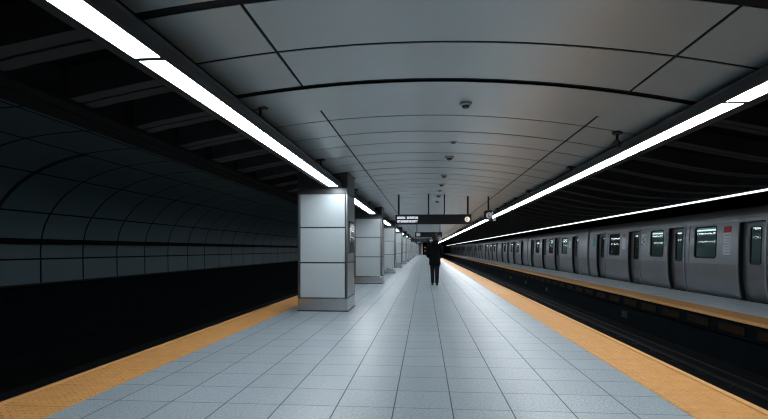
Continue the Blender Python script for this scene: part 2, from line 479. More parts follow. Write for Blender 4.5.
# ---------------------------------------------------------------- light fixtures
def fixture(x0, x1, d0, d1, y0, y1, cuts, label, group, hang, big, ends=(0, 0), zt=2.655, zb=2.536):
    root = empty('light_fixture', ((x0 + x1) / 2, (y0 + y1) / 2, zb), label, 'light fixture', group)
    ox, oy = root.location.x, root.location.y
    m = MB()
    m.sweep([(x0 - ox, 0), (d0 - ox - .002, 0), (d0 - ox - .002, .03), (d1 - ox + .002, .03), (d1 - ox + .002, 0), (x1 - ox, 0), (x1 - ox, .075), (x1 - ox - .02, zt - zb), (x0 - ox + .02, zt - zb), (x0 - ox, .075)], (y0 - oy, y1 - oy))
    for c in cuts:
        if y0 < c < y1:
            q = .026 if abs(c - big) < .1 else .010
            m.box(d0 - ox - .004, d1 - ox + .004, c - oy - q, c - oy + q, -.002, .03)
    m.build('housing', M['housing'], root)
    if ends[1]:                              # dark blank ends of the housing
        m = MB()
        if ends[0]: m.box(d0 - ox, d1 - ox, y0 - oy, y0 - oy + ends[0], .0, .03)
        m.box(d0 - ox, d1 - ox, y1 - oy - ends[1], y1 - oy, .0, .03)
        m.build('end_cover', M['housing'], root)
        cuts = [c for c in cuts if y0 + ends[0] + .3 < c < y1 - ends[1] - .3]
    cc = [y0 + ends[0]] + [c for c in cuts if y0 < c < y1] + [y1 - ends[1]]
    for a, b in zip(cc, cc[1:]):
        m = MB(); m.box(d0 - ox, d1 - ox, a - oy, b - oy, .001, .035)
        m.build('diffuser', M['lamp'], root)
    for h, side in hang:
        if y0 < h < y1:
            m = MB(); hx = side
            ztop = cz(hx)
            m.rod((hx - ox, h - oy, zt - zb - .02), (hx - ox, h - oy, ztop - zb + .0), .014)
            m.box(hx - ox - .07, hx - ox + .07, h - oy - .05, h - oy + .05, ztop - zb - .02, ztop - zb + .004)
            m.build('hanger', M['hanger'], root)
    return root
XL0, XL1 = -2.00, -1.69
cutsL = [3.12, 4.05, 5.15, 6.65, 8.3]
hl = [(1.6,-1.78),(5.2,-1.78),(8.33,-1.78)] + [(CY + CD + CP * i + q, -1.78) for i in range(12) for q in (1.6, 4.9)]
gL = 'linear light fixtures between the columns'
fixture(XL0, XL1, -1.912, -1.736, 2.0, CY - .004, cutsL, 'bright linear light fixture in front of the nearest column', gL, hl, 3.12, (0, .16))
for i in range(12):
    a, b = CY + CD + CP * i + .004, CY + CP * (i + 1) - .004
    fixture(XL0, XL1, -1.912, -1.736, a, b, [a + (b - a) * q / 3 for q in (1, 2)],
            f'linear light fixture between the {ORD[i]} and {ORD[i+1]} columns from the camera', gL, hl, 3.12, (.12, .80))
cutsR = [4.2 + 1.19 * k for k in range(-3, 14)] + [22.2 + 8.1 * k for k in range(0, 12)]
hr = [(3.2,2.44),(8.4,2.44)] + [(11.7 + 1.65 * k, 2.44) for k in range(0, 14)]
rt = fixture(2.385, 2.72, 2.428, 2.600, -2.0, Y1, cutsR, 'long continuous linear light fixture over the right platform edge', None, hr, 4.2, (0, 0), 2.572, 2.463)
# dark soffit lip alongside the housings
m = MB(); m.box(2.78, 2.86, Y0, Y1, 2.52, 3.02); struct(m, 'trim_4', M['beam'])
m = MB()
ya = Y0
for i in range(NC):
    m.box(-2.20, -2.10, ya, CY + CP * i - .01, 2.66, 3.0); ya = CY + CP * i + CD + .01
struct(m, 'trim_5', M['beam'])
# camera bracket beside the fixture
root = empty('security_camera', (2.30, 6.08, cz(2.30)), 'small dark bracket camera under the ceiling beside the right light', 'camera')
m = MB(); m.lathe([(.055,-.03),(.055,.0)], (0,0,0), 16); m.build('mount', M['hanger'], root)
m = MB(); m.rod((0,0,-.02), (0,0,-.10), .016); m.rod((0,0,-.10),(-.01,-.03,-.17), .022); m.build('arm', M['hanger'], root)
m = MB(); m.rod((.03,.03,-.15),(-.04,-.07,-.15), .034, 12); m.build('camera_head', M['housing'], root)
# far-platform light line
root = empty('light_fixture', (7.03, 80, 2.47), 'thin continuous light line above the opposite platform and train', 'light fixture')
m = MB(); m.box(-.09, .12, -76.5, 77.5, .045, .12); m.build('housing', M['housing'], root)
for y in [6 + 5.5 * k for k in range(0, 26)]:
    m = MB(); m.box(-.02, .05, y - 80 - .03, y - 80 + .03, .11, .30); m.build('hanger', M['housing'], root)
cc = [3.5, 9, 14.5, 20, 25.5, 31, 42, 60, 80, 110, 157]
for a, b in zip(cc, cc[1:]):
    m = MB(); m.box(-.04, .04, a - 80 + .02, b - 80 - .02, .018, .045); m.build('tube', M['lamp_far'], root)

# ---------------------------------------------------------------- smoke detectors on the ceiling
dets = [(5.55,.46,.070,1), (7.55,.44,.060,0), (8.75,.44,.080,1), (10.9,.43,.070,1), (12.4,.43,.070,1), (13.75,.43,.07,0), (15.0,.43,.07,1), (16.7,.43,.07,1)]
def det(r, deep):
    root = empty('smoke_detector', (0,0,0))
    m = MB(); m.lathe([(r,0),(r,-.022),(r*.9,-.030)] if deep else [(r,0),(r,-.010)], (0,0,0)); m.build('base', M['det'], root)
    m = MB(); m.lathe([(r*.62,-.028),(r*.55,-.052),(r*.40,-.060)] if deep else [(r*.6,-.008),(r*.5,-.026)], (0,0,0)); m.build('sensor_head', M['det_dark'], root)
    return root
for i, (y, x, r, deep) in enumerate(dets):
    o = det(r, deep); o.location = (x, y, cz(x) - .0005)
    tag(o, 'nearest round smoke detector on the ceiling, the largest looking' if i == 0 else f'{ORD[i]} round smoke detector from the camera along the ceiling',
        'smoke detector', 'round detectors along the ceiling')

# ---------------------------------------------------------------- hanging signs
def marks(mb, x0, x1, z0, z1, y, n, rnd):
    """small upright letter-like strokes, too small to be read in the photo"""
    w = (x1 - x0) / n
    for k in range(n):
        if rnd.random() < .04: continue
        a = x0 + w * k + w * .10; b = x0 + w * (k + 1) - w * .10; t = w * .25
        mb.box(a, a + t, y - .004, y, z0, z1)
        q = rnd.randrange(4)
        if q != 1: mb.box(a, b, y - .004, y, z1 - t * .8, z1)
        if q != 2: mb.box(a, b, y - .004, y, z0, z0 + t * .8)
        if q in (0, 1): mb.box(b - t, b, y - .004, y, z0, z1)
        if q == 3: mb.box(a, b, y - .004, y, (z0 + z1) / 2 - t * .4, (z0 + z1) / 2 + t * .4)
def ring(mb, cx, cz_, y, r0, r1, a0, a1, n=20):
    for k in range(n):
        t0, t1 = a0 + (a1 - a0) * k / n, a0 + (a1 - a0) * (k + 1) / n
        p = [(cx + r * math.cos(t), cz_ + r * math.sin(t)) for r, t in ((r0,t0),(r1,t0),(r1,t1),(r0,t1))]
        mb.idx([(x, y - .004, z) for x, z in p] + [(x, y, z) for x, z in p], [(0,1,2,3),(4,5,6,7),(0,1,5,4),(2,3,7,6),(1,2,6,5),(0,3,7,4)])
rnd = random.Random(7)
SY = 14.6
root = empty('hanging_sign', (.25, SY, 2.02), 'long black overhead sign with white lettering, hung nearest the camera', 'sign')
m = MB(); m.box(-1.12, 1.13, 0, .16, 0, .29); m.build('sign_board', M['black_sign'], root, bevel=.01)
m = MB(); marks(m, -1.06, -.44, .165, .228, -.001, 13, rnd); marks(m, -1.06, -.44, .058, .121, -.001, 13, rnd)
tag(m.build('lettering', M['white_lit'], root, fix=False), 'two rows of lit white lettering')
m = MB()
for k in range(1): m.rod((1.01, -.001, .14), (1.01, -.006, .14), .078, 20)
rd = m.build('route_disc', M['cream_lit'], root); tag(rd, 'lit cream round disc at the right end')
m = MB(); ring(m, 1.005, .14, -.007, .026, .042, R(70), R(300)); m.build('disc_mark', M['red_paint'], rd)
for px in (-1.02, -.13, .34, 1.03):
    z = cz(px + .25) - 2.02
    m = MB(); m.rod((px, .08, .27), (px, .08, z), .028 if abs(px) > .5 else .018); m.build('hanging_rod', M['black_sign'], root)
SY2 = 30.0
root = empty('hanging_sign', (.24, SY2, 2.0), 'smaller black overhead sign with a pale square panel, behind the long sign', 'sign')
m = MB(); m.box(-.83, .83, 0, .16, 0, .33); m.build('sign_board', M['black_sign'], root, bevel=.01)
m = MB(); m.box(-.74, -.50, -.006, 0, .08, .26); tag(m.build('pale_panel', M['grey_lit'], root), 'pale grey square panel')
m = MB(); m.box(.42, .56, -.006, 0, .16, .25); tag(m.build('orange_mark', M['red_paint'], root), 'dull orange mark')
m = MB(); m.box(.60, .76, -.006, 0, .05, .14); tag(m.build('blue_screen', M['blue_lit'], root), 'faint blue screen')
for px in (-.7, .7):
    m = MB(); m.rod((px, .08, .32), (px, .08, cz(px + .24) - 2.0), .025); m.build('hanging_rod', M['black_sign'], root)
SY3 = 45.0
root = empty('hanging_sign', (.05, SY3, 1.96), 'farthest black overhead sign with faint bluish writing, above the person', 'sign')
m = MB(); m.box(-1.30, 1.25, 0, .16, 0, .34); m.build('sign_board', M['black_sign'], root, bevel=.01)
m = MB(); marks(m, -.7, .2, .14, .22, -.001, 12, rnd); tag(m.build('lettering', M['blue_lit'], root, fix=False), 'faint blue lit writing')
m = MB(); m.box(.42, .72, -.006, 0, .08, .22); tag(m.build('pale_panel', M['grey_lit'], root), 'pale grey square panel')
for px in (-1.1, 1.1):
    m = MB(); m.rod((px, .08, .33), (px, .08, cz(px + .05) - 1.96), .025); m.build('hanging_rod', M['black_sign'], root)
# round sign on a rod beside the right light line
root = empty('round_sign', (1.80, 14.0, 2.24), 'small dark round-faced sign on a single rod beside the right light', 'sign')
m = MB(); m.box(-.125, .125, 0, .12, -.14, .14); m.build('sign_case', M['black_sign'], root, bevel=.05)
m = MB(); m.rod((.015,-.001,-.01),(.015,-.008,-.01), .085, 18); fc = m.build('sign_face', M['grey_lit'], root); tag(fc, 'pale grey round face')
m = MB(); m.box(-.01,.02,-.013,-.008,-.065,.045); m.box(-.01,.055,-.013,-.008,-.065,-.035); m.build('face_mark', M['red_paint'], fc)
m = MB(); m.box(.13,.20,.0,.08,-.16,-.08); tag(m.build('lamp', M['grey_lit'], root), 'small lit camera box at its lower right corner')  # camera box, built as a small glowing block
m = MB(); m.rod((0,.06,.13),(0,.06,cz(1.8)-2.24), .024); m.build('hanging_rod', M['black_sign'], root)

# far end: pale pier and signal lamps
root = empty('end_pier', (-1.55, 107.2, 0), 'pale steel pier at the far end of the platform beside the dark opening', 'pier', kind='thing')
m = MB(); m.box(0,1.15,0,.5,0,.25); m.build('skirting', M['brushed'], root)
m = MB(); m.box(0.02,.25,0.02,.48,.25,2.79); m.box(.90,1.13,.02,.48,.25,2.79); m.build('pale_side', M['panel'], root)
m = MB(); m.box(.25,.90,.05,.45,.25,2.79); m.build('centre_panel', M['neck'], root)
root = empty('pier_fill_light', (-1.05, 103.5, cz(-1.05) - .06), 'square fill light added to brighten the pale pier at the far end', 'light fixture')  # unseen lamp, added only to brighten the pier
m = MB(); m.box(-.3,.3,-.3,.3,.03,.06); m.build('frame', M['housing'], root)
m = MB(); m.box(-.26,.26,-.26,.26,.0,.03); m.build('diffuser', M['lamp_far'], root)
root = empty('signal_lamp', (.10, Y1 + 3.0, 0), 'small post with two orange lights in the dark far opening', 'signal lamp')
m = MB(); m.rod((0,.12,0),(0,.12,2.1), .05); m.build('post', M['black_sign'], root)
for z in (.95, 1.75):
    m = MB(); m.box(-.14,.14,0,.1,z-.14,z+.14); h = m.build('lamp_head', M['black_sign'], root)
    m = MB(); m.rod((0,-.001,z),(0,-.02,z), .11, 14); m.build('lens', M['orange_lit'], h)

# ---------------------------------------------------------------- tracks
def rail(x, y0, y1, label, z=-.77):
    p = [(-.07,-.15),(.07,-.15),(.07,-.135),(.012,-.115),(.012,-.045),(.036,-.035),(.036,-.004),(.026,0),(-.026,0),(-.036,-.004),(-.036,-.035),(-.012,-.045),(-.012,-.115),(-.07,-.135)]
    m = MB(); m.sweep([(x + a, z + b) for a, b in p], (y0, y1))
    tag(m.build('running_rail', M['rail'], None), label, 'rail', 'steel running rails')
rail(3.52, Y0, 157, 'steel rail under the right edge of the near platform')
rail(5.00, Y0, 157, 'steel rail in the right trough nearest the opposite platform')
rail(-4.55, Y0, 157, 'steel rail in the left trough nearest the platform')
rail(-6.00, Y0, 157, 'steel rail in the left trough nearest the tunnel wall')
def sleeper():
    root = empty('railway_sleeper', (0,0,0))
    m = MB(); m.box(-1.15, 1.15, -.12, .12, 0, .14); m.build('timber', M['sleeper'], root, bevel=.01)
    for s in (-.74, .74):
        m = MB(); m.box(s - .16, s + .16, -.10, .10, .14, .155)
        for q in (-.11, .11): m.rod((s + q, 0, .15), (s + q, 0, .19), .022, 8)
        m.build('tie_plate', M['rail'], root)
    return root
s0 = sleeper(); first = True
BZ = BED - .155 + .0
for cx, tr_, n_ in ((4.26, 'right', 40), (-5.275, 'left', 40)):
    for k in range(n_):
        c = s0 if first else copy_tree(s0); first = False
        c.location = (cx, 3.6 + .92 * k, -.77 - .15 - .155)
        tag(c, f'dark timber sleeper under the rails of the {tr_} track', 'sleeper', f'sleepers of the {tr_} track')
# brown plates below the opposite platform's edge
pm = MB(); pm.box(-.03, 0, 0, .78, -.145, 0); pmesh = None
for k in range(-3, 40):
    y = 9.30 + 1.13 * k
    if pmesh is None:
        o = pm.build('edge_plate', M['brown'], bevel=.005); pmesh = o
    else:
        o = pmesh.copy(); COL.objects.link(o)
    o.location = (FE + .05, y, -.145)
    tag(o, 'dull brown plate on the dark wall under the opposite platform edge', 'plate', 'brown plates under the opposite platform edge')
for k, (y, lab) in enumerate(((14.6, 'nearest pale plate on the dark wall below the opposite platform'), (23.7, 'second pale plate from the camera on the wall below the opposite platform'),
                          (28.5, 'third pale plate from the camera on the wall below the opposite platform'), (33.4, 'farthest pale plate on the wall below the opposite platform'))):
    root = empty('marker_plate', (FE + .118, y, -.72), lab, 'plate', 'pale marker plates on the trough wall')
    m = MB(); m.box(-.02, 0, 0, .42, 0, .20); m.build('board', M['plate'], root)
    m = MB()
    for z in (.04, .09, .14): m.box(-.023, -.02, .05, .37, z, z + .022)
    m.build('printed_lines', M['black_sign'], root)

# ---------------------------------------------------------------- train
CL = 13.80
def px_(z):        # side profile, metres outward from the side plane
    P = [(-.06,.10),(.0,.085),(.15,.055),(.30,.030),(.45,.014),(.66,.004),(.88,0),(1.1,.001),(1.3,.004),(1.5,.010),(1.7,.020),(1.85,.030),(2.02,.046)]
    for (za, xa), (zb, xb) in zip(P, P[1:]):
        if z <= zb: return xa + (xb - xa) * (z - za) / (zb - za)
    return .046
ZB = [.15, .30, .45, .66, .88, 1.1, 1.3, 1.5, 1.7, 1.85]
def rrect(cy, cz_, hw, hh, r, n=5):
    pts = []
    for sx, sz, a0 in ((1,1,0),(-1,1,90),(-1,-1,180),(1,-1,270)):
        for k in range(n + 1):
            a = R(a0 + 90 * k / n)
            pts.append((cy + sx * (hw - r) + r * math.cos(a), cz_ + sz * (hh - r) + r * math.sin(a)))
    return pts
def ring_out(pts, cy, cz_, hw, hh):
    out_ = []
    for y, z in pts:
        dy, dz = y - cy, z - cz_
        s = min(hw / abs(dy) if abs(dy) > 1e-6 else 1e9, hh / abs(dz) if abs(dz) > 1e-6 else 1e9)
        out_.append((cy + dy * s, cz_ + dz * s))
    return out_
WIN_Z = (1.03, 1.92)
# local y: 0 = near end.  doors (y0,y1), windows (y0,y1)
DOORS = [(1.49, 2.44), (5.11, 6.07), (8.25, 9.23), (11.77, 12.77)]
WINS = [(3.42, 4.52), (6.42, 7.37), (10.10, 11.22)]
DTOP = 1.96
def wall_cells(mb):
    zlow = [-.06] + [.0 + .055 * q for q in range(16)] + [.88]; zmid = [.88, .95, 2.0]
    ends = sorted([0.0, CL] + [v for d in DOORS for v in d])
    segs = [(ends[i], ends[i+1]) for i in range(0, len(ends), 2)]
    for a, b in segs:
        for za, zb in zip(zlow, zlow[1:]):
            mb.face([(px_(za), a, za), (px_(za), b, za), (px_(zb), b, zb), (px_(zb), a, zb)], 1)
        w = [q for q in WINS if a < q[0] < b]
        if not w:
            zs = [.88, 1.1, 1.3, 1.5, 1.7, 1.85, 2.0]
            for za, zb in zip(zs, zs[1:]): mb.face([(px_(za), a, za), (px_(za), b, za), (px_(zb), b, zb), (px_(zb), a, zb)])
        else:
            w0, w1 = w[0]
            wy, wz, hw, hh = (w0 + w1) / 2, sum(WIN_Z) / 2, (w1 - w0) / 2, (WIN_Z[1] - WIN_Z[0]) / 2
            pin = rrect(wy, wz, hw, hh, .10)
            e = .05
            for c0, c1, y0, y1 in ((.88, 2.0, a, w0 - e), (.88, 2.0, w1 + e, b), (.88, WIN_Z[0] - e, w0 - e, w1 + e), (WIN_Z[1] + e, 2.0, w0 - e, w1 + e)):
                zs = [c0] + [q for q in ZB if c0 + .001 < q < c1 - .001] + [c1]
                for za, zb in zip(zs, zs[1:]): mb.face([(px_(za), y0, za), (px_(za), y1, za), (px_(zb), y1, zb), (px_(zb), y0, zb)])
            pout = ring_out(pin, wy, wz, hw + e, hh + e)
            n = len(pin)
            # corner completion: add the rectangle corners
            V = [(px_(z), y, z) for y, z in pin] + [(px_(z), y, z) for y, z in pout]
            F = []
            for k in range(n):
                k2 = (k + 1) % n
                F.append((k, k2, n + k2, n + k))
            mb.idx(V, F)
            for sy in (-1, 1):
                for sz in (-1, 1):
                    cyy, czz = wy + sy * (hw + e), wz + sz * (hh + e)
                    pa = [p for p in pout if abs(p[0] - cyy) < 1e-6 and (p[1] - wz) * sz > 0]
                    pb = [p for p in pout if abs(p[1] - czz) < 1e-6 and (p[0] - wy) * sy > 0]
                    if pa and pb:
                        p1 = max(pa, key=lambda p: sz * p[1]); p2 = max(pb, key=lambda p: sy * p[0])
                        mb.face([(px_(p1[1]), *p1), (px_(czz), cyy, czz), (px_(p2[1]), *p2)])
        # jambs at both ends (dark rubber)
    for d0, d1 in DOORS:
        for yy in (d0, d1):
            zz = [-.06, 0] + ZB + [DTOP]
            for za, zb in zip(zz, zz[1:]):
                mb.face([(px_(za), yy, za), (px_(zb), yy, zb), (px_(zb) + .14, yy, zb), (px_(za) + .14, yy, za)], 2)
        mb.face([(px_(DTOP), d0, DTOP), (px_(DTOP), d1, DTOP), (px_(2.0), d1, 2.0), (px_(2.0), d0, 2.0)])
        mb.face([(px_(DTOP), d0, DTOP), (px_(DTOP), d1, DTOP), (px_(DTOP) + .14, d1, DTOP), (px_(DTOP) + .14, d0, DTOP)], 2)
        mb.face([(px_(-.06), d0, -.06), (px_(-.06), d1, -.06), (px_(0) + .14, d1, 0.0), (px_(0) + .14, d0, 0.0)], 2)
def glass_frame(mb, x, cy, cz_, hw, hh, r, t, depth):
    """rounded gasket ring"""
    a = rrect(cy, cz_, hw, hh, r); b = rrect(cy, cz_, hw - t, hh - t, max(.02, r - t)); n = len(a)
    V = [(x + px_(z), y, z) for y, z in a] + [(x + px_(z), y, z) for y, z in b] + [(x + depth + px_(z), y, z) for y, z in a] + [(x + depth + px_(z), y, z) for y, z in b]
    F = []
    for k in range(n):
        k2 = (k + 1) % n
        F += [(k, k2, n+k2, n+k), (n+k, n+k2, 3*n+k2, 3*n+k), (k, k2, 2*n+k2, 2*n+k), (2*n+k, 2*n+k2, 3*n+k2, 3*n+k)]
    mb.idx(V, F)
    return b
def pane_mesh(mb, pts, x, t=.006):
    n = len(pts)
    mb.idx([(x + px_(z), y, z) for y, z in pts] + [(x + t + px_(z), y, z) for y, z in pts], [tuple(range(n)), tuple(range(n, 2*n))[::-1]] + [(k, (k+1) % n, n + (k+1) % n, n + k) for k in range(n)])
def make_car():
    root = empty('subway_car', (0,0,0))
    m = MB(); wall_cells(m)
    for yy in (0, CL):       # end walls with a dark doorway-less face
        zz = [-.06, 0] + ZB + [2.0]
        for za, zb in zip(zz, zz[1:]):
            m.face([(px_(za), yy, za), (2.62, yy, za), (2.62, yy, zb), (px_(zb), yy, zb)], 3)
    m.build('body_shell', [M['steel'], M['steel_shaded'], M['rubber'], M['roof']], root, fix='skin')
    m = MB(); m.box(.25, 2.4, .3, CL - .3, -.9, -.08); m.build('underframe', M['rubber'], root)
    rp = [(.046,2.0),(.055,2.06),(.075,2.13),(.12,2.20),(.19,2.26),(.30,2.32),(.5,2.38),(.9,2.43),(1.35,2.45),(1.9,2.42),(2.4,2.28),(2.62,2.0)]
    m = MB(); m.sweep(rp, (0, CL), smooth=False); m.build('roof', M['roof'], root)
    m = MB(); m.box(.026, .08, .02, CL - .02, 2.0, 2.03); m.build('roof_rail', M['steel'], root)
    # interior with a lamp line
    m = MB(); m.box(2.45, 2.55, .1, CL - .1, 0, 2.0); m.box(.22, 2.5, .1, CL - .1, -.06, 0.0); m.box(.22, 2.5, .1, CL - .1, 1.985, 2.0)
    it = m.build('interior', M['interior'], root)
    m = MB(); m.box(1.52, 1.66, .4, CL - .4, 1.90, 1.945); m.build('interior_lamp', M['lamp_in'], it)
    m = MB(); m.box(1.98, 2.42, .4, CL - .4, .28, .48); m.box(2.36, 2.44, .4, CL - .4, .48, .98); m.build('bench', M['interior'], it)
    for w0, w1 in WINS:
        cy, cz_, hw, hh = (w0 + w1) / 2, sum(WIN_Z) / 2, (w1 - w0) / 2, (WIN_Z[1] - WIN_Z[0]) / 2
        m = MB(); b = glass_frame(m, -.004, cy, cz_, hw + .012, hh + .012, .11, .045, .05)
        f = m.build('window', M['rubber'], root)
        m = MB(); pane_mesh(m, b, .02); m.build('pane', M['glass'], f)
    for d0, d1 in DOORS:
        mid = (d0 + d1) / 2
        for a, b_ in ((d0 + .008, d1 - .008),):
            cy, cz_ = (a + b_) / 2, 1.37; hw, hh = (b_ - a) / 2, .46
            gw, gh = .20, .46
            X = .095
            mm = MB()
            pin = rrect(cy, cz_, gw, gh, .07); n = len(pin)
            e = .04
            pout = ring_out(pin, cy, cz_, gw + e, gh + e)
            for x in (X, X + .035):
                for c0, c1, y0, y1 in ((.012, DTOP - .01, a, cy - gw - e), (.012, DTOP - .01, cy + gw + e, b_), (.012, cz_ - gh - e, cy - gw - e, cy + gw + e), (cz_ + gh + e, DTOP - .01, cy - gw - e, cy + gw + e)):
                    zs = [c0] + [q for q in ZB if c0 < q < c1] + [c1]
                    for za, zb in zip(zs, zs[1:]):
                        mm.face([(x + px_(za), y0, za), (x + px_(za), y1, za), (x + px_(zb), y1, zb), (x + px_(zb), y0, zb)])
                mm.idx([(x + px_(z), y, z) for y, z in pin] + [(x + px_(z), y, z) for y, z in pout], [(k, (k+1) % n, n + (k+1) % n, n + k) for k in range(n)])
                for sy in (-1, 1):
                    for sz in (-1, 1):
                        cyy, czz = cy + sy * (gw + e), cz_ + sz * (gh + e)
                        pa = [p for p in pout if abs(p[0] - cyy) < 1e-6 and (p[1] - cz_) * sz > 0]
                        pb = [p for p in pout if abs(p[1] - czz) < 1e-6 and (p[0] - cy) * sy > 0]
                        if pa and pb:
                            p1 = max(pa, key=lambda p: sz * p[1]); p2 = max(pb, key=lambda p: sy * p[0])
                            mm.face([(x + px_(p1[1]), *p1), (x + px_(czz), cyy, czz), (x + px_(p2[1]), *p2)])
            for yy in (a, b_):
                zs = [.012] + ZB + [DTOP - .01]
                for za, zb in zip(zs, zs[1:]):
                    mm.face([(X + px_(za), yy, za), (X + px_(zb), yy, zb), (X + .035 + px_(zb), yy, zb), (X + .035 + px_(za), yy, za)])
            leaf = mm.build('door_leaf', M['door'], root)
            m = MB(); bb = glass_frame(m, X - .006, cy, cz_, gw + .012, gh + .012, .075, .028, .03); m.build('gasket', M['rubber'], leaf)
            m = MB(); pane_mesh(m, bb, X + .012); m.build('pane', M['glass'], leaf)
        for yy in (d0 - .075, d1 + .015):     # bright pocket posts
            m = MB()
            zz = [-.03, 0] + ZB + [2.0]
            V = [(px_(z) - .018, yy + q, z) for z in zz for q in (0, .06)] + [(px_(z) + .01, yy + q, z) for z in zz for q in (0, .06)]
            k = len(zz) * 2; F = []
            for i in range(len(zz) - 1):
                F += [(2*i, 2*i+1, 2*i+3, 2*i+2), (2*i, 2*i+2, k+2*i+2, k+2*i), (2*i+1, k+2*i+1, k+2*i+3, 2*i+3)]
            F += [(0,1,k+1,k), (k-2,k-1,2*k-1,2*k-2)]
            m.idx(V, F); m.build('door_post', M['steel'], root)
        m = MB(); m.box(.012, .06, d0 - .08, d1 + .08, 1.972, 2.012); m.build('door_header', M['steel'], root)
        m = MB(); m.box(.03, .25, d0, d1, -.05, .008); m.build('door_sill', M['rubber'], root)
    for q in (4.80, 11.40):
        m = MB(); zs = [.88, 1.1, 1.3, 1.5, 1.7, 1.85, 1.99]
        for za, zb in zip(zs, zs[1:]): m.idx([(px_(z) + d, y, z) for z in (za, zb) for d in (-.003, .02) for y in (q - .012, q + .012)], [(0,1,5,4),(0,2,6,4),(1,3,7,5),(2,3,7,6)])
        m.build('panel_seam', M['rubber'], root)
    ends = sorted([0.0, CL] + [v for d in DOORS for v in d])
    for i in range(0, len(ends), 2):
        a, b = ends[i], ends[i+1]
        m = MB(); m.box(-.015, .01, a + (.08 if i else .01), b - (.08 if i + 2 < len(ends) else .01), .872, .892)
        m.build('belt_rail', M['steel'], root)
    m = MB(); m.box(.25, 2.4, CL, CL + .30, .02, 2.1); m.build('gangway', M['rubber'], root)
    return root
def lean(m, d0, d1, y0, y1, z0, z1):
    m.idx([(px_(z) + d, y, z) for z in (z0, z1) for d in (d0, d1) for y in (y0, y1)], [(0,1,5,4),(2,3,7,6),(0,2,6,4),(1,3,7,5),(0,1,3,2),(4,5,7,6)])
def sticker(root, name, mt, y0, y1, z0, z1, x=0, label=None):
    m = MB(); lean(m, -.006 - x, .02, y0, y1, z0, z1); o = m.build(name, mt, root)
    if label: o['label'] = label
    return o
car0 = make_car()
cars = [car0] + [copy_tree(car0) for _ in range(9)]
TY0 = 10.73
for i, c in enumerate(cars):
    c.location = (TX, TY0 + i * (CL + .30), 0)
    lab = ('nearest silver subway car, with a red-headed notice beside its window' if i == 0 else
           'last silver subway car, at the far end of the opposite platform' if i == 9 else f'{ORD[i]} silver subway car from the camera at the opposite platform')
    tag(c, lab, 'subway car', 'silver subway cars of the train')
def notices(c, full):
    if full:
        s = sticker(c, 'notice', M['notice_white'], 2.78, 3.10, 1.13, 1.72, 0, 'pale notice sheet with small print')
        m = MB()
        for k in range(7):
            z = 1.65 - k * .075; lean(m, -.010, -.004, 2.83, 3.05 - .05 * (k % 3), z - .02, z)
        m.build('print_lines', M['notice_line'], s)
        sticker(c, 'notice_header', M['notice_red'], 2.78, 3.10, 1.72, 1.88, .002, 'red header above the pale notice')
        sticker(c, 'green_notice', M['green'], 6.17, 6.32, 1.45, 1.72, .002, 'green notice beside the second window')
        for z in (1.40, 1.80):
            sticker(c, 'red_dot', M['notice_red'], 6.21, 6.28, z - .03, z + .03, .002, 'small red mark near the green notice')
        s = sticker(c, 'grey_notice', M['notice_white'], 7.72, 8.08, 1.38, 1.83, 0, 'pale notice with dark blotches')
        for a, z in ((7.78,1.74),(7.90,1.66),(7.80,1.56),(7.95,1.46)):
            m = MB(); lean(m, -.011, -.004, a, a + .1, z - .06, z + .03); m.build('dark_print', M['notice_line'], s)
        sticker(c, 'notice', M['notice_white'], 9.50, 9.85, 1.28, 1.72, 0, 'pale notice beside the third window')
        sticker(c, 'red_oval', M['notice_red'], 9.55, 9.80, 1.80, 1.87, .002, 'small red oval mark')
        sticker(c, 'green_notice', M['green'], 12.98, 13.28, 1.40, 1.80, .002, 'green notice at the car end')
    else:
        sticker(c, 'notice', M['notice_white'], 2.78, 3.05, 1.35, 1.75, 0)
        sticker(c, 'notice', M['notice_white'], 9.50, 9.80, 1.35, 1.75, 0)
notices(cars[0], True)
for c in cars[1:3]: notices(c, False)

# ---------------------------------------------------------------- the person
def skin_obj(name, joints, edges, material, parent, root_v, sub=2):
    """joints: {key: ((x,y,z), rx, ry)}"""
    keys = list(joints); ix = {k: i for i, k in enumerate(keys)}
    me = bpy.data.meshes.new(name)
    me.from_pydata([joints[k][0] for k in keys], [(ix[a], ix[b]) for a, b in edges], [])
    o = bpy.data.objects.new(name, me); COL.objects.link(o); o.parent = parent
    me.materials.append(material)
    md = o.modifiers.new('skin', 'SKIN'); md.use_smooth_shade = True
    for k in keys:
        sv = me.skin_vertices[0].data[ix[k]]
        r = joints[k][1:]; sv.radius = (r[0], r[-1]); sv.use_root = (k == root_v)
    sd = o.modifiers.new('sub', 'SUBSURF'); sd.levels = sub; sd.render_levels = sub
    return o
P = empty('person', (.36, 17.3, 0), 'person in a black coat and dark jeans seen from behind, walking away', 'person', kind='thing')
J = {'pelvis': ((0,0,.93), .13,.10), 'spine': ((0,.01,1.12), .13,.095), 'chest': ((0,.02,1.33), .15,.105), 'neckb': ((0,.02,1.47), .075,.07),
     'neck': ((0,.03,1.545), .052,.052), 'skull': ((0,.05,1.625), .070,.082), 'crown': ((0,.055,1.735), .066,.078)}
E_ = [('pelvis','spine'),('spine','chest'),('chest','neckb'),('neckb','neck'),('neck','skull'),('skull','crown')]
step = {'l': .07, 'r': -.09}
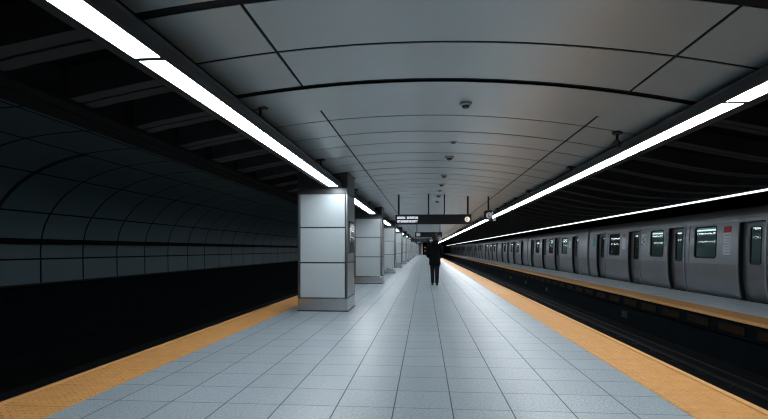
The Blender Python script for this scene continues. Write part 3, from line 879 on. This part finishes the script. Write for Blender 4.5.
for s, q in (('l', -1), ('r', 1)):
    st = step[s]
    J.update({s+'sh': ((q*.17,.02,1.43), .06,.06), s+'el': ((q*.265,-.06,1.15), .042,.042), s+'wr': ((q*.20,.085,.985), .028,.028), s+'palm': ((q*.165,.105,.93), .036,.018),
              s+'hip': ((q*.08,0,.88), .085,.085), s+'kn': ((q*.078,.03 + .45*st,.50), .055,.055), s+'an': ((q*.072,st - .02,.10), .038,.038), s+'to': ((q*.095,st + .13,.035), .032,.028)})
    E_ += [('chest',s+'sh'),(s+'sh',s+'el'),(s+'el',s+'wr'),(s+'wr',s+'palm'),('pelvis',s+'hip'),(s+'hip',s+'kn'),(s+'kn',s+'an'),(s+'an',s+'to')]
    bx_, by_, bz_ = J[s+'palm'][0]
    for k, (dy, ln) in enumerate(((-.030,.062),(-.010,.075),(.010,.078),(.030,.070))):
        a, b = f'{s}f{k}a', f'{s}f{k}b'
        J[a] = ((bx_ - q*.003, by_ + dy, bz_ - .045), .0095, .0095); J[b] = ((bx_ - q*.016, by_ + dy*1.1, bz_ - .045 - ln), .008, .008)
        E_ += [(s+'palm', a), (a, b)]
    J[s+'t1'] = ((bx_ - q*.012, by_ + .045, bz_ + .005), .011, .011); J[s+'t2'] = ((bx_ - q*.024, by_ + .062, bz_ - .045), .009, .009)
    E_ += [(s+'wr', s+'t1'), (s+'t1', s+'t2')]
body = skin_obj('body', J, E_, M['skin'], P, 'pelvis')
# head features
def blob(name, c, r, mt, parent, n=16):
    m = MB(); k = 10
    V = []; F = []
    for i in range(k + 1):
        ph = math.pi * i / k
        for j in range(n):
            t = 2 * math.pi * j / n
            V.append((c[0] + r[0]*math.sin(ph)*math.cos(t), c[1] + r[1]*math.sin(ph)*math.sin(t), c[2] + r[2]*math.cos(ph)))
    for i in range(k):
        for j in range(n): F.append((i*n+j, i*n+(j+1) % n, (i+1)*n+(j+1) % n, (i+1)*n+j))
    m.idx(V, F, 0, True)
    return m.build(name, mt, parent)
hair = blob('hair', (0,.035,1.690), (.096,.108,.110), M['hair'], P)
blob('hair_nape', (0,-.01,1.60), (.075,.06,.09), M['hair'], hair)
for q in (-1, 1): blob('ear', (q*.085,.06,1.63), (.012,.022,.034), M['skin'], body)
blob('nose', (0,.145,1.63), (.014,.022,.026), M['skin'], body)
for q in (-1, 1): blob('eye', (q*.032,.128,1.655), (.013,.01,.010), M['hair'], body)
blob('mouth', (0,.128,1.58), (.028,.010,.008), M['red_paint'], body)
# coat: torso and sleeves
CJ = {'hem': ((0,0,.66), .215,.165), 'low': ((0,0,.80), .225,.175), 'waist': ((0,0,1.0), .215,.17), 'rib': ((0,.0,1.2), .225,.175), 'ch': ((0,.005,1.36), .21,.155), 'col': ((0,.02,1.49), .115,.105), 'cot': ((0,.025,1.55), .092,.09)}
CE = [('hem','low'),('low','waist'),('waist','rib'),('rib','ch'),('ch','col'),('col','cot')]
for s, q in (('l', -1), ('r', 1)):
    e, w_ = J[s+'el'][0], J[s+'wr'][0]
    CJ.update({s+'s': ((q*.185,.01,1.40), .09,.09), s+'e': ((q*.262, e[1], e[2]), .080,.080), s+'w': ((q*.205, w_[1] + .02, w_[2]), .066,.066)})
    CE += [('ch', s+'s'), (s+'s', s+'e'), (s+'e', s+'w')]
coat = skin_obj('coat', CJ, CE, M['coat'], P, 'waist')
coat['label'] = 'thigh-length padded black coat'
hood = blob('hood', (0,-.075,1.50), (.125,.075,.085), M['coat'], coat)
m = MB()
for z in (.86, 1.02, 1.18, 1.32): pass
# trousers
TJ = {'w': ((0,0,.95), .15,.12)}; TE = []
for s, q in (('l', -1), ('r', 1)):
    kx, ky, kz = J[s+'kn'][0]; ax, ay, az = J[s+'an'][0]
    TJ.update({s+'h': ((q*.085,0,.84), .10,.11), s+'k': ((kx, ky, kz), .075,.08), s+'c': ((ax, ay, .12), .060,.066), s+'b': ((ax, ay, .075), .058,.064)})
    TE += [('w', s+'h'), (s+'h', s+'k'), (s+'k', s+'c'), (s+'c', s+'b')]
skin_obj('trousers', TJ, TE, M['jeans'], P, 'w')
for s, q in (('l', -1), ('r', 1)):
    ax, ay, az = J[s+'an'][0]; tx, ty, tz = J[s+'to'][0]
    SJ = {'h': ((ax, ay - .045, .048), .042,.042), 'm': ((ax + q*.01, ay + .06, .046), .046,.040), 't': ((tx + q*.004, ty + .03, .036), .040,.030)}
    skin_obj('shoe', SJ, [('h','m'),('m','t')], M['shoe'], P, 'm')

# ---------------------------------------------------------------- world, camera, view
w = bpy.data.worlds.new('World'); S.world = w; w.use_nodes = True
w.node_tree.nodes['Background'].inputs['Color'].default_value = (0.0, 0.0, 0.0, 1)
cam = bpy.data.cameras.new('Camera'); co = bpy.data.objects.new('Camera', cam); COL.objects.link(co)
co.location = (0, 0, EYE); co.rotation_euler = (R(90), 0, YAW)
cam.sensor_fit = 'HORIZONTAL'; cam.sensor_width = 36; cam.lens = 36 * FPX / 768
cam.shift_y = 40.0 / 768; cam.clip_start = .05; cam.clip_end = 400
S.camera = co
S.view_settings.view_transform = 'Standard'; S.view_settings.look = 'None'; S.view_settings.gamma = 1
S.view_settings.use_curve_mapping = False
S.view_settings.exposure = 0.57
S.cycles.use_denoising = True
S.cycles.pixel_filter_type = 'BLACKMAN_HARRIS'; S.cycles.filter_width = 1.2
S.cycles.max_bounces = 8; S.cycles.diffuse_bounces = 5; S.cycles.glossy_bounces = 4; S.cycles.transparent_max_bounces = 12
S.cycles.sample_clamp_indirect = 4.0
